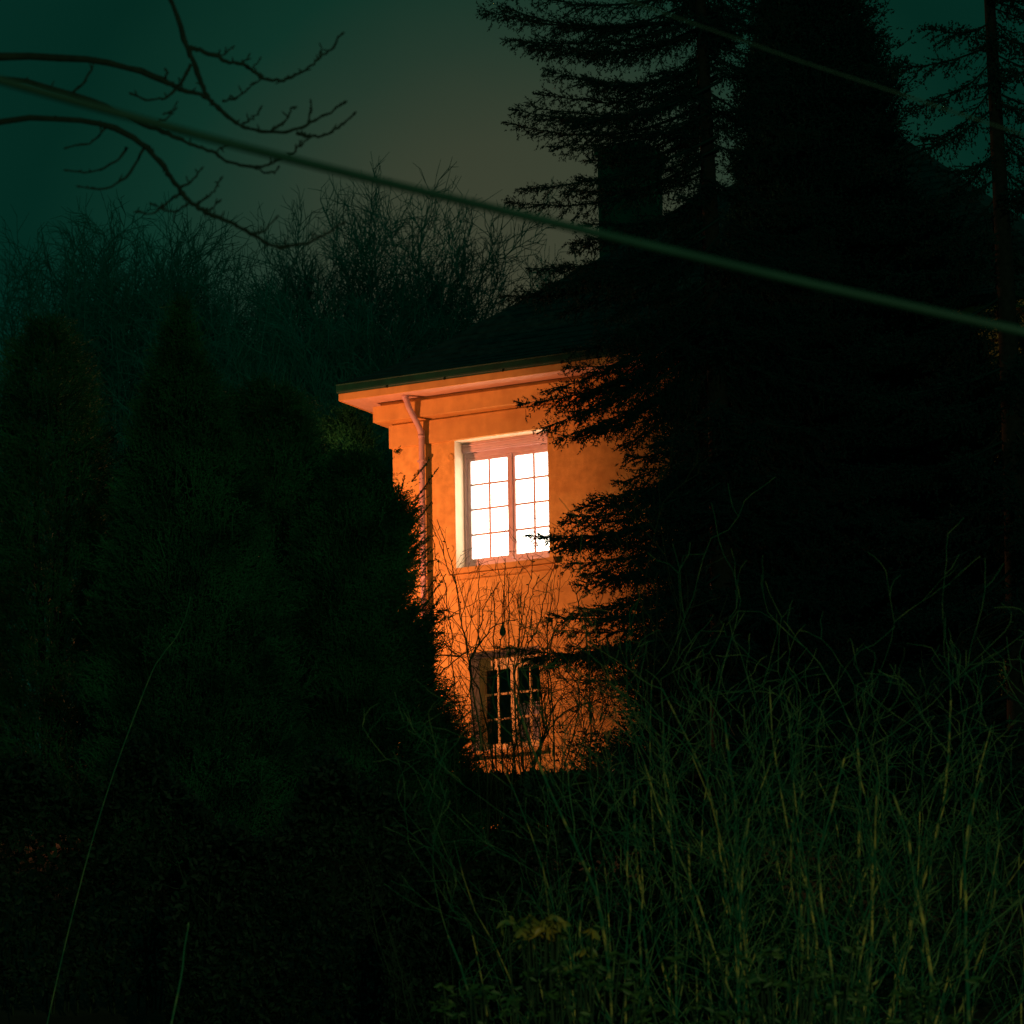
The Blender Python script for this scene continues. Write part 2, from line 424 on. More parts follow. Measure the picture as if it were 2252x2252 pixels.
window(*WIN[0], ((.958, 1.465), (1.573, 2.08)), (13.245, 14.46), (14.165, 13.857, 13.543), (1.211, 1.827), True)
window(*WIN[1], ((1.118, 1.462), (1.558, 1.902)), (10.945, 11.85), (11.55, 11.245), (1.29, 1.73), False)

# ------------------------------------------------------------------ lamps
def lamp_post(name, x, y, zl, label, power, color, bulb, arm):
    z0 = hgt(x, y)
    e = empty(name, (x, y, z0)); tag(e, label, 'street lamp')
    mb = MB(); ax, ay = arm; H = zl - z0
    mb.lathe([(.11, -.3), (.11, .5), (.075, .56), (.05, 1.2), (.038, H + .15), (.03, H + .2)], (-ax, -ay, 0), 14)
    mb.build('post', M['iron'], e, smooth=True)
    mb = MB(); mb.tube(smooth_path([(-ax, -ay, H - .1), (-ax * .9, -ay * .9, H + .25), (-ax * .4, -ay * .4, H + .33), (0, 0, H + .25)], 4), .022, 8)
    mb.build('arm', M['iron'], e, smooth=True)
    mb = MB(); mb.lathe([(.085, .12), (.09, .125), (.075, .16), (.04, .2), (.02, .27)], (0, 0, H), 20); mb.build('lamp_hood', M['iron'], e, smooth=True)
    mb = MB(); mb.lathe([(.005, .055), (.03, .06), (.038, .08), (.03, .098)], (0, 0, H), 12); mb.build('bulb', bulb, e, smooth=True)
    ld = bpy.data.lights.new(name + '_light', 'POINT'); ld.energy = power; ld.color = color; ld.shadow_soft_size = .05
    lo = bpy.data.objects.new('lamp_light', ld); col.objects.link(lo); lo.parent = e; lo.location = (0, 0, H - .02)
    return e
W_ = np.array([math.sin(math.radians(61.98)), -math.cos(math.radians(61.98)), 0]); N_ = np.array([-math.cos(math.radians(61.98)), -math.sin(math.radians(61.98)), 0])
lp = HO + W_ * (-.9) + N_ * 2.6
lamp_post('street_lamp', lp[0], lp[1], 12.8, 'iron lamp post with amber light, hidden by the conifers and lighting the ochre wall', 700, (1, .295, .118), M['bulb'], (-.5, 0))
lamp_post('street_lamp', 6.5, -7, 7.5, 'tall iron street lamp with pale light behind the viewer', 6000, (1, .93, .52), M['bulb2'], (-1.0, 0))

# ------------------------------------------------------------------ conifers
def tube_geo(P, r, n=8):
    mb = MB(); mb.tube([tuple(p) for p in P], list(r), n)
    return np.array(mb.v), [f for f in mb.f]

def spruce(name, px, Y, topz, boughs, label, seed, extra=(), rmax=2.3, dens=1.0, needles=9, group=None, dup_r=.16, nw_=.0062):
    r_ = np.random.default_rng(seed)
    b = at(px, 1300, Y); x, y = b[0], b[1]; z0 = hgt(x, y)
    e = empty(name, (x, y, z0)); tag(e, label, 'spruce tree', group)
    H = topz - z0
    def trunk(t): return np.array([x + .05 * math.sin(t * 5), y + .04 * math.cos(t * 4), z0 - .3 + t * (H + .3)])
    tp = np.array([trunk(t) for t in np.linspace(0, 1, 22)])
    mbt = MB(); mbt.tube([tuple(p - np.array([x, y, z0])) for p in tp], [dup_r * (1 - .93 * t) + .012 for t in np.linspace(0, 1, 22)], 12)
    mbt.build('trunk', M['bark'], e, smooth=True)
    S = []; P = []; D = []; L = []
    allb = list(boughs)
    for (za, az, ln, dr) in extra: 
        t0 = trunk((za - z0) / H); allb.append((t0, t0 + np.array([math.cos(az) * ln, math.sin(az) * ln, -dr * ln])))
    for base, tip in allb:
        v = tip - base; ln = np.linalg.norm(v); hv = np.array([v[0], v[1], 0]); hv = unit(hv)
        sag = .10 * ln * r_.uniform(.5, 1.3)
        n = max(6, int(ln / .12)); ts = np.linspace(0, 1, n)
        wob = np.cumsum(r_.normal(0, .012, (n, 3)), 0)
        ax = base + v * ts[:, None] + np.array([0, 0, -1]) * (sag * np.sin(np.pi * ts) * (1 - .3 * ts))[:, None] + np.array([0, 0, 1]) * (.05 * ts ** 4)[:, None] + wob * ts[:, None]
        for i in range(n - 1):
            r0 = .004 + .014 * ln / 2 * (1 - ts[i]); r1 = .004 + .014 * ln / 2 * (1 - ts[i + 1]); S.append([*ax[i], *ax[i + 1], r0, r1])
        side = np.cross(hv, [0, 0, 1])
        s = .12 * ln
        while s < ln - .02:
            t = s / ln; k = min(n - 2, int(t * (n - 1))); p = ax[k] + (ax[k + 1] - ax[k]) * (t * (n - 1) - k)
            adir = unit(ax[k + 1] - ax[k])
            for sg in (-1, 1):
                if r_.random() > .88: continue
                ll = (.10 + .42 * (1 - t) * min(1, ln / 1.5) * (t * 2.2 if t < .45 else 1)) * r_.uniform(.55, 1.2)
                d = unit(adir * .75 + side * sg * .7 + np.array([0, 0, r_.normal(-.22, .34)]))
                q = p; m = max(2, int(ll / .07))
                for j in range(m):
                    d = unit(d + np.array([0, 0, -.05]) + r_.normal(0, .05, 3)); q2 = q + d * ll / m
                    S.append([*q, *q2, .0035, .0028])
                    sd = unit(np.cross(d, [0, 0, 1]))
                    for s2 in (-1, 1):
                        if r_.random() < .8 * dens:
                            P.append(q + (q2 - q) * r_.random()); D.append(d * .8 + sd * s2 * .65 + np.array([0, 0, r_.normal(0, .18)])); L.append(r_.uniform(.05, .10))
                    P.append(q); D.append(d); L.append(ll / m * 1.3)
                    q = q2
                P.append(q); D.append(d + np.array([0, 0, .1])); L.append(r_.uniform(.05, .1))
            if r_.random() < .8:          # pendulous twig
                q = p + r_.normal(0, .02, 3); d = np.array([r_.normal(0, .15), r_.normal(0, .15), -1.]); hl = r_.uniform(.08, .42) * (1.15 - .75 * t); m = 5
                for j in range(m):
                    d = unit(d + r_.normal(0, .12, 3)); q2 = q + d * hl / m; S.append([*q, *q2, .0028, .0016])
                    if r_.random() < .75: P.append(q2); D.append(d + r_.normal(0, .5, 3)); L.append(r_.uniform(.03, .08))
                    q = q2
            for _ in range(3 if t > .3 else 1):
                P.append(p + r_.normal(0, .012, 3)); D.append(adir + np.array([0, 0, .3]) + r_.normal(0, .55, 3)); L.append(r_.uniform(.06, .12))
            s += r_.uniform(.045, .085) / max(.6, dens)
        for _ in range(5):
            P.append(ax[-1]); D.append(unit(v) + r_.normal(0, .4, 3) + np.array([0, 0, .15])); L.append(r_.uniform(.05, .09))
    P = np.array(P); D = np.array(D); L = np.array(L)
    geo = [segs_geo(S, 4), needle_geo(P, D, L, np.full(len(P), .026), needles, nw_, .85)]
    V, Fs = merge(geo)
    np_mesh('crown', V, Fs, M['spruce'], e)
    return e

# main spruce in front of the house: boughs reaching left, each to its own spot
SY = 53.0
def bt(ya, tx, ty, dy, xa=1580): return (at(xa, ya, SY), at(tx, ty, SY + dy))
B = [bt(30, 1120, 95, -.5), bt(60, 1180, 118, .6), bt(20, 1050, 40, .2), bt(-40, 1130, 10, -.4), bt(120, 1200, 172, -.7), bt(150, 1185, 215, .5),
     bt(170, 1172, 245, -.2), bt(135, 1300, 200, .9), bt(215, 1108, 288, .1), bt(250, 1215, 330, -.6), bt(265, 1290, 362, .7),
     bt(330, 1132, 455, -.2), bt(360, 1230, 442, .8), bt(400, 1245, 545, .5), bt(420, 1290, 500, -.8),
     bt(470, 1165, 592, -.3), bt(500, 1112, 648, .2), bt(505, 1200, 630, -.9), bt(540, 1240, 690, .9), bt(600, 1300, 760, -.6), bt(640, 1350, 770, .7),
     bt(620, 1268, 795, -.3), bt(660, 1275, 832, -.7), bt(700, 1290, 860, .3), bt(640, 1205, 878, -.3, 1560), bt(690, 1160, 910, .1), bt(730, 1245, 936, -.5),
     bt(760, 1224, 980, .3), bt(800, 1300, 950, .8), bt(905, 1385, 1025, -.6), bt(960, 1355, 1075, .3), bt(990, 1312, 1108, -.3), bt(1010, 1277, 1133, .4), bt(1020, 1400, 1100, .8),
     bt(1060, 1240, 1160, -.4), bt(1090, 1168, 1196, .1), bt(1110, 1212, 1215, .6), bt(1130, 1250, 1240, -.6), bt(1150, 1330, 1200, .9), bt(1160, 1280, 1300, .2), bt(1200, 1330, 1290, -.5),
     bt(1230, 1292, 1332, -.1), bt(1250, 1300, 1345, .6), bt(1290, 1203, 1362, -.2), bt(1310, 1235, 1400, .3), bt(1330, 1112, 1442, -.1), bt(1350, 1180, 1455, -.5), bt(1400, 1330, 1440, .5), bt(1430, 1260, 1490, .3)]
B = B + [(a + np.array([0, r3_, .05]), b + np.array([dx, r3_ * 1.5, dz])) for (a, b), r3_, dx, dz in zip(B, np.random.default_rng(9).uniform(-.5, .5, len(B)), np.random.default_rng(8).uniform(.08, .5, len(B)), np.random.default_rng(10).uniform(-.16, .16, len(B)))]
ex = []
r3 = np.random.default_rng(3)
for k in range(150):
    za = r3.uniform(9.6, 18.8)
    az = r3.uniform(-2.2, 1.5) if r3.random() < .8 else r3.uniform(1.5, 2.6)
    ln = (2.3 - .16 * max(0, za - 12)) * r3.uniform(.55, 1.0)
    if abs(az) > 1.75: ln *= .62
    ex.append((za, az, ln, r3.uniform(.15, .5)))
spruce('spruce_tree', 1580, SY, 21.0, B, 'tall dark spruce with drooping boughs reaching over the lit window', 11, ex, dens=.95)
def rand_spruce(px, Y, topz, rad, n, label, seed, needles=5):
    r = np.random.default_rng(seed); ee = []; b = at(px, 1300, Y); z0 = hgt(b[0], b[1])
    for k in range(n):
        t = k / n; za = z0 + .7 + (topz - z0 - 1.2) * t
        ee.append((za, r.uniform(0, 6.28), rad * (1 - .78 * t) * r.uniform(.75, 1.1), r.uniform(.15, .45)))
    return spruce('spruce_tree', px, Y, topz, [], label, seed, ee, dens=.85, needles=needles, nw_=.011)
rand_spruce(2230, 52.5, 21.0, 2.8, 130, 'shorter dark spruce at the far right edge', 22)

def bushy(name, cx, Y, prof, label, cat, seed, n, depth=1.2, leaders=(), shoot=(.10, .2), m='yew', needles=13, nl=.02, core=.45, nw=.0045):
    """prof: (py, left px, right px) outline; sprays point outwards and up"""
    r = np.random.default_rng(seed)
    b = at(cx, 1500, Y); x0, y0 = b[0], b[1]; zb = hgt(x0, y0)
    e = empty(name, (x0, y0, zb)); tag(e, label, cat)
    sc_ = Y / FPX
    zz = []; ll = []; rr = []
    for py, l, rt in prof:
        p = at(cx, py, Y); zz.append(p[2]); ll.append((cx - l) * sc_); rr.append((rt - cx) * sc_)
    o = np.argsort(zz); zz = np.array(zz)[o]; ll = np.array(ll)[o]; rr = np.array(rr)[o]
    xc = lambda z: at(cx, 1126, Y)[0] - .017 * (z - 12.9)
    S = []; P = []; D = []; L = []
    topz = zz[-1]
    w = .5 * (ll + rr) * 1.0
    # sample heights in proportion to width
    zg = np.linspace(max(zz[0], zb + .1), topz, 200); wg = np.interp(zg, zz, w) + .05; cdf = np.cumsum(wg); cdf /= cdf[-1]
    for k in range(n):
        z = float(np.interp(r.random(), cdf, zg)); ph = r.uniform(0, 2 * math.pi); rad = (core + (1 - core) * r.random() ** .5)
        rx = float(np.interp(z, zz, rr if math.cos(ph) > 0 else ll)); ry = min(depth, .5 * float(np.interp(z, zz, ll + rr)) + .1)
        lump = (.88 + .13 * math.sin(3 * ph + z * 2.3) * math.sin(z * 4.1 + ph) + .06 * math.sin(z * 9 + 5 * ph)) * (1 + .10 * max(0, r.normal()))
        out = np.array([math.cos(ph) * rx, math.sin(ph) * ry, 0])
        p = np.array([xc(z), y0, z]) + out * rad * lump
        d = unit(unit(out + 1e-6) * 1.0 + np.array([0, 0, r.uniform(.2, 1.1)]) + r.normal(0, .3, 3))
        ln = r.uniform(*shoot) * 1.5
        p0 = p - d * ln
        S.append([*p0, *p, .006, .003])
        for j in range(4):
            t = r.random(); q = p0 + (p - p0) * t
            P.append(q); D.append(d * .9 + r.normal(0, .45, 3) + np.array([0, 0, .1])); L.append(r.uniform(*shoot) * .8)
        P.append(p0); D.append(d); L.append(ln)
    for (lx, ly, hx, hy, dy) in leaders:      # distinct shoots standing out of the crown
        a = at(lx, ly, Y + dy); c = at(hx, hy, Y + dy); v = c - a; ln = np.linalg.norm(v); m_ = max(3, int(ln / .05))
        ax = smooth_path([a, a + v * .5 + r.normal(0, .015, 3), c], 4)
        for i in range(len(ax) - 1): S.append([*ax[i], *ax[i + 1], .005, .0035])
        for j in range(m_):
            t = j / m_; q = a + v * t
            P += [q, q]; D += [unit(v), unit(v) + r.normal(0, .3, 3)]; L += [.07, .06]
            if t < .8:
                for s in (-1, 1): P.append(q); D.append(unit(v) + r.normal(0, .55, 3)); L.append(r.uniform(.05, .12) * (1.1 - t))
    P = np.array(P); D = np.array(D); L = np.array(L)
    V, Fs = merge([segs_geo(S, 3), needle_geo(P, D, L, np.full(len(P), nl), needles, nw, .8)])
    np_mesh('crown', V, Fs, M[m], e)
    mb = MB()
    for k in range(5):
        an = k * 1.3; H = topz - zb
        mb.tube([(0, 0, -.2), (.08 * math.cos(an), .08 * math.sin(an), .3 * H), (.2 * math.cos(an), .2 * math.sin(an), .6 * H), (.16 * math.cos(an), .16 * math.sin(an), .85 * H)], [.06, .045, .03, .012], 7)
    mb.build('trunk', M['bark'], e, smooth=True)
    return e

LEAD = [(905, 1060, 946, 1008, 0), (912, 1100, 962, 1032, .1), (880, 1085, 890, 1046, -.1), (866, 994, 874, 992, 0), (915, 1150, 948, 1105, 0), (905, 1190, 940, 1160, .1),
        (920, 1225, 945, 1205, -.1), (915, 1260, 950, 1255, 0), (925, 1320, 968, 1258, 0), (930, 1340, 980, 1264, .1), (935, 1370, 973, 1312, 0), (940, 1375, 975, 1340, -.1),
        (940, 1355, 968, 1312, .1), (945, 1350, 986, 1340, 0), (945, 1378, 1002, 1352, .05), (940, 1420, 975, 1385, 0), (940, 1450, 972, 1420, .1), (960, 1530, 1005, 1500, 0), (975, 1560, 1010, 1530, 0),
        (870, 1110, 878, 1062, .1), (890, 1130, 932, 1090, -.1), (900, 1210, 942, 1190, .05), (905, 1290, 940, 1290, 0), (990, 1600, 1040, 1560, 0), (1020, 1640, 1060, 1600, 0)]
bushy('yew_tree', 760, 52.5, [(1000, 735, 850), (1060, 690, 872), (1085, 680, 905), (1110, 655, 945), (1180, 630, 955), (1240, 600, 940), (1310, 590, 925), (1345, 590, 950), (1400, 570, 975), (1480, 560, 962), (1540, 540, 995), (1600, 540, 1030), (1700, 530, 1075), (1800, 520, 1085), (1950, 510, 1100), (2200, 500, 1110)],
      'bushy dark yew in front of the house corner, sprigs crossing the drainpipe', 'yew tree', 31, 19000, 1.2, LEAD)
bushy('cypress_tree', 400, 50.5, [(655, 398, 420), (720, 360, 440), (800, 320, 470), (900, 280, 530), (1050, 230, 590), (1300, 180, 640), (1700, 150, 680), (2250, 140, 700)],
      'tall dark cypress rising highest left of the house', 'cypress tree', 32, 16000, 1.3, [(405, 700, 412, 645, 0), (385, 760, 378, 700, 0)])
bushy('cypress_tree', 590, 54.5, [(840, 560, 640), (870, 490, 690), (960, 450, 730), (1100, 400, 790), (1400, 380, 850), (2000, 370, 870)],
      'blunt dark cypress between the tallest cypress and the yew', 'cypress tree', 33, 14000, 1.0)
bushy('cypress_tree', 770, 62.5, [(895, 740, 800), (930, 690, 838), (1000, 660, 853), (1150, 640, 858), (1500, 630, 860), (2000, 620, 880)],
      'dark cypress tucked against the left corner of the house', 'cypress tree', 34, 5000, .8)
bushy('cypress_tree', 110, 53, [(700, 60, 160), (760, 10, 200), (860, -20, 240), (1100, -60, 290), (1500, -90, 330), (2250, -100, 350)],
      'dark cypress at the far left edge', 'cypress tree', 35, 8000, 1.3)

bushy('fir_tree', 1790, 56.3, [(-160, 1760, 1950), (60, 1700, 2030), (200, 1660, 2060), (400, 1640, 2040), (560, 1590, 2200), (680, 1520, 2260), (860, 1455, 2300), (1000, 1445, 2300), (1300, 1410, 2300), (1420, 1355, 2300), (1500, 1325, 2200), (1600, 1300, 2220), (1700, 1262, 2240), (2000, 1240, 2260)],
      'broad dense dark fir filling the space right of the big spruce trunk', 'fir tree', 36, 40000, 1.2, (), (.16, .3), 'spruce', 8, .036, .35, .011)

# ------------------------------------------------------------------ bare trees on the hill behind
def grow(S, p, d, L, r, lev, spec, rg, rmin=.006):
    n, kids, ang, up, wig, shrink = spec[lev]
    pts = [p]
    for i in range(n):
        d = unit(d + rg.normal(0, wig, 3) + np.array([0, 0, up]))
        q = p + d * (L / n); r2 = r * (.80 if lev else .9)
        S.append([*p, *q, r, r2]); p = q; r = r2; pts.append((q, d, r))
    if lev + 1 < len(spec):
        for k in range(kids):
            j = rg.integers(max(1, n // 3), n + 1) if k else n
            q, dd, rr = pts[j]; 
            side = unit(np.cross(dd, rg.normal(size=3)))
            nd = unit(dd * math.cos(ang) + side * math.sin(ang) * rg.uniform(.6, 1.3))
            grow(S, q, nd, L * shrink * rg.uniform(.7, 1.15), max(rr * .72, rmin), lev + 1, spec, rg, rmin)

def bare_tree(px, py_top, Y, label, seed, width=1.0, thick=1.0):
    rg = np.random.default_rng(seed)
    t = at(px, py_top, Y); x, y = t[0], t[1]; z0 = hgt(x, y); H = t[2] - z0
    e = empty('bare_tree', (x, y, z0)); tag(e, label, 'bare tree', 'leafless trees on the rise behind the house')
    S = []; S1 = []
    def br(p, d, L, r, n, wig, up, re=.5):
        out = [(p, d, r)]
        for i in range(n):
            d = unit(d + rg.normal(0, wig, 3) + np.array([0, 0, up])); q = p + d * L / n; r2 = r * (re ** (1 / n))
            S.append([*p, *q, r, r2]); p, r = q, r2; out.append((p, d, r))
        return out
    def side(d, a):
        s_ = unit(np.cross(d, rg.normal(size=3))); return unit(d * math.cos(a) + s_ * math.sin(a))
    p = np.array([x, y, z0 - .3]); d = np.array([0, 0, 1.]); r = .17 * thick; nodes = []
    n = 9; L = H * .55
    for i in range(n):
        d = unit(d + rg.normal(0, .05, 3)); q = p + d * L / n; S1.append([*p, *q, r, r * .92]); p = q; r *= .92
        if i > 2: nodes.append((q, d, r))
    for k in range(16 if width >= 1 else 11):
        q, dd, rr = nodes[k % len(nodes)]; an = k * 2.4 + rg.uniform(-.4, .4); lean = rg.uniform(.04, .34) * width
        nd = unit(np.array([math.cos(an) * lean, math.sin(an) * lean, 1.0])); hh = (z0 + H - q[2]) * (1.0 - 1.1 * (lean / width) ** 1.5) * rg.uniform(.88, 1.0)
        limb = br(q, nd, hh * .86, rr * .5, 9, .07, .03, .28)
        for i, (p1, d1, r1) in enumerate(limb[2:], 2):
            for _ in range(2 if i > 3 else 1):
                b1 = br(p1, side(d1, rg.uniform(.35, .8)), hh * rg.uniform(.16, .30) * (1.25 - i * .07), max(r1 * .6, .014), 5, .12, .06)
                for p2, d2, r2 in b1[1:]:
                    for _ in range(2):
                        b2 = br(p2, side(d2, rg.uniform(.4, .9)), hh * rg.uniform(.05, .11), .0095, 3, .16, .04)
                        for p3, d3, r3 in b2[1:]:
                            br(p3, side(d3, rg.uniform(.4, .9)), hh * rg.uniform(.02, .05), .0075, 1, .2, .02)
    S = np.array(S); f_ = H / (np.percentile(S[:, 5], 99.6) - z0); S1 = np.array(S1)
    for A_ in (S, S1):
        for c_ in (2, 5): A_[:, c_] = z0 + (A_[:, c_] - z0) * f_
    S = S[S[:, 5] < z0 + H * 1.02]
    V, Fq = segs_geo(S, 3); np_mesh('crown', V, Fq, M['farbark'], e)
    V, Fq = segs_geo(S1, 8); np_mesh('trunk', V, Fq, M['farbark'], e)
BT = [(868, 425, 92, 'tallest leafless tree, its fan of twigs left of the roof ridge', 1.3), (775, 455, 96, 'leafless tree close left of the tallest bare tree', .9),
      (1045, 500, 90, 'wide leafless tree rising directly over the roof slope', 1.25), (650, 560, 94, 'leafless tree with low rounded crown under the hanging branch', 1.1),
      (465, 580, 97, 'leafless tree above the tip of the tallest cypress', 1.0), (545, 640, 88, 'small leafless tree between two taller bare trees', 1.0),
      (380, 565, 99, 'pale leafless tree at the left, above the cypress', 1.0), (250, 505, 93, 'leafless tree over the dark cypress at the far left', 1.1),
      (120, 470, 97, 'leafless tree nearest the left edge', 1.0), (950, 640, 101, 'low leafless tree just behind the roof', 1.1), (730, 600, 84, 'short dense leafless tree before the tallest bare tree', 1.2)]
for i, (px, py, Y, lb, wd) in enumerate(BT): bare_tree(px, py, Y, lb, 100 + i, wd)
# scrub that closes the foot of the bare trees
def thicket(name, pts, label, cat, seed, m, hgt_rng, nst, group=None, thick=.012):
    rg = np.random.default_rng(seed)
    c = np.mean([p for p in pts], 0); zb = hgt(c[0], c[1]); e = empty(name, (c[0], c[1], zb)); tag(e, label, cat, group)
    S = []
    for k in range(nst):
        b = pts[rg.integers(len(pts))] + np.array([rg.normal(0, .35), rg.normal(0, .35), 0]); b[2] = hgt(b[0], b[1]) - .05
        spec = [(7, 7, .5, .05, .13, .5), (5, 6, .6, .03, .18, .5), (4, 4, .7, .02, .22, .5), (3, 0, 0, 0, .2, 1)]
        grow(S, b, unit(np.array([rg.normal(0, .25), rg.normal(0, .25), 1])), rg.uniform(*hgt_rng), thick * rg.uniform(.7, 1.4), 0, spec, rg)
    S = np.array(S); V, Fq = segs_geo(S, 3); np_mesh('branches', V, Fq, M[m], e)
    return e
for i, px in enumerate((180, 420, 640, 860, 1060)):
    b = at(px, 1000, 80); thicket('thicket', [np.array([b[0] + dx, 80 + (i % 2) * 2, 0]) for dx in np.linspace(-1.4, 1.4, 6)],
            ['leafless thicket at the far left foot of the bare trees', 'leafless thicket behind the tallest cypress', 'leafless thicket behind the blunt cypress', 'leafless thicket beside the eaves corner', 'leafless thicket behind the roof'][i],
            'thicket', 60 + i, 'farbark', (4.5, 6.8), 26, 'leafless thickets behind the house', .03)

# ------------------------------------------------------------------ overhanging branches top left (a tree standing left of the view)
def z3(l, Y0, Y1=None):
    Y1 = Y0 if Y1 is None else Y1
    return [at(358 + a / 2.516, 101 + b / 2.516, Y0 + (Y1 - Y0) * i / max(1, len(l) - 1)) for i, (a, b) in enumerate(l)]
tx, ty = -4.6, 26.0; tz = hgt(tx, ty)
nt_ = empty('overhanging_tree', (tx, ty, tz)); tag(nt_, 'leafless tree at the left whose arching budded branches hang across the sky', 'bare tree')
mb = MB(); mb.tube([(0, 0, -.3), (.03, 0, 2), (-.05, .05, 4), (.05, 0, 6.5), (0, .1, 9)], [.2, .16, .13, .10, .04], 12); mb.build('trunk', M['nearbark'], nt_, smooth=True)
LIMB = [([(-1700, -1100), (-700, -900), (-100, -500), (60, -220), (135, 0), (170, 90), (215, 210), (260, 290), (330, 360), (400, 420), (480, 460), (600, 475), (700, 475), (780, 445), (860, 400), (930, 370), (995, 320)],   .018, .006),
        ([(150, 10), (190, 20), (270, 45), (350, 85), (430, 100), (500, 140), (560, 180), (650, 190), (710, 175), (760, 145), (820, 110), (870, 60), (930, 20), (985, -60)], .014, .005),
        ([(-1600, 300), (-900, 180), (-400, 300), (-150, 420), (0, 480), (100, 520), (200, 560), (290, 590), (340, 630), (430, 655), (530, 670), (600, 650), (660, 620), (720, 590), (760, 550), (810, 510)], .013, .005),
        ([(-1600, 120), (-900, 60), (-300, 90), (0, 190), (80, 230), (130, 250), (200, 265), (260, 300)], .024, .009),
        ([(155, 100), (120, 170), (90, 220), (40, 270), (0, 290), (-80, 300), (-160, 270)], .010, .005),
        ([(-1700, 700), (-900, 420), (-350, 430), (-120, 540), (0, 660), (40, 720), (100, 800), (150, 860), (220, 910), (300, 945), (380, 980), (450, 1020), (520, 1055), (590, 1100), (650, 1115), (740, 1100), (800, 1095), (860, 1060), (920, 1035), (990, 985)], .019, .005),
        ([(100, 820), (50, 850), (0, 890), (-60, 930), (-130, 920)], .009, .004), ([(140, 870), (80, 912), (20, 915), (-50, 880)], .008, .004),
        ([(600, 475), (660, 430), (700, 380), (715, 340)], .008, .004), ([(440, 430), (500, 400), (535, 355)], .007, .004), ([(800, 420), (818, 370), (820, 320)], .006, .004),
        ([(740, 480), (800, 500), (860, 500), (940, 475), (1000, 430), (1050, 385)], .010, .005), ([(330, 305), (400, 290), (450, 255), (490, 220), (540, 185)], .007, .004),
        ([(500, 665), (560, 700), (610, 700), (635, 680)], .006, .004), ([(290, 590), (330, 560), (370, 553)], .005, .003), ([(270, 45), (330, 50), (375, 15)], .006, .004),
        ([(430, 100), (470, 65)], .005, .003), ([(490, 130), (530, 85)], .005, .003), ([(870, 60), (878, 10)], .005, .003), ([(100, 780), (160, 750), (205, 690)], .008, .004),
        ([(190, 880), (250, 830), (290, 790), (315, 745)], .008, .004), ([(220, 910), (270, 900), (302, 868)], .006, .004), ([(500, 1040), (560, 1020), (620, 960)], .007, .004),
        ([(0, 380), (40, 360), (68, 330)], .006, .003), ([(-40, 420), (20, 400), (60, 360)], .006, .003), ([(0, 190), (20, 165), (25, 145)], .008, .005), ([(-200, 560), (-260, 640), (-400, 700), (-520, 690)], .008, .004),
        ([(-300, 430), (-380, 520), (-520, 560)], .008, .004), ([(-500, 260), (-420, 180), (-380, 90)], .008, .004), ([(-100, 560), (-180, 700), (-320, 790), (-450, 780)], .008, .004)]
rb = np.random.default_rng(5); mb = MB()
for i, (l, r0, r1) in enumerate(LIMB):
    Y = 25 + (.25 * math.sin(i * 2.1) if len(l) > 7 and l[0][0] < 100 else 0)
    P = smooth_path(z3(l, Y), 4); n = len(P); P[1:-1] += rb.normal(0, .003, (n - 2, 3))
    mb.tube([tuple(p - np.array([tx, ty, tz])) for p in P], [(r0 + (r1 - r0) * (k / (n - 1)) ** .7) * (1 + .12 * rb.normal()) for k in range(n)], 7)
    for k in range(2, n - 1):          # buds and short spurs
        if rb.random() < .42 and l[0][0] > -2000:
            p = P[k] - np.array([tx, ty, tz]); d = unit(rb.normal(size=3) + np.array([0, 0, .8])); ln = rb.uniform(.012, .05)
            mb.tube([tuple(p), tuple(p + d * ln * .6), tuple(p + d * ln)], [.0035, .0045, .0015], 5)
    q = P[-1] - np.array([tx, ty, tz]); d = unit(P[-1] - P[-2]); mb.tube([tuple(q), tuple(q + d * .015), tuple(q + d * .03)], [r1, r1 * 1.6, .002], 6)
mb.build('branches', M['nearbark'], nt_, smooth=True)

# ------------------------------------------------------------------ cables
def cable(name, pts, Y0, Y1, r, label):
    P = []
    for i, (a, b) in enumerate(pts): P.append(at(a, b, Y0 + (Y1 - Y0) * i / (len(pts) - 1)))
    P = smooth_path(P, 6); c = P[len(P) // 2]; mb = MB(); mb.tube([tuple(p - c) for p in P], r, 8)
    o = mb.build(name, M['cable'], None, smooth=True); o.location = c; tag(o, label, 'cable', 'overhead cables across the garden')
cable('overhead_cable', [(-2600, -620), (-1100, -152), (-380, 68), (358, 276), (740, 375), (1125, 468), (1505, 559), (1893, 650), (2500, 782), (3600, 1000), (5000, 1240)], 14.5, 13.2, .0135, 'thick sagging overhead cable running diagonally from upper left to right')
cable('overhead_cable', [(-200, -560), (700, -240), (1400, 8), (1656, 98), (1768, 137), (1893, 178), (2500, 372), (4000, 800)], 17, 17, .0038, 'thin overhead cable crossing the top right corner')

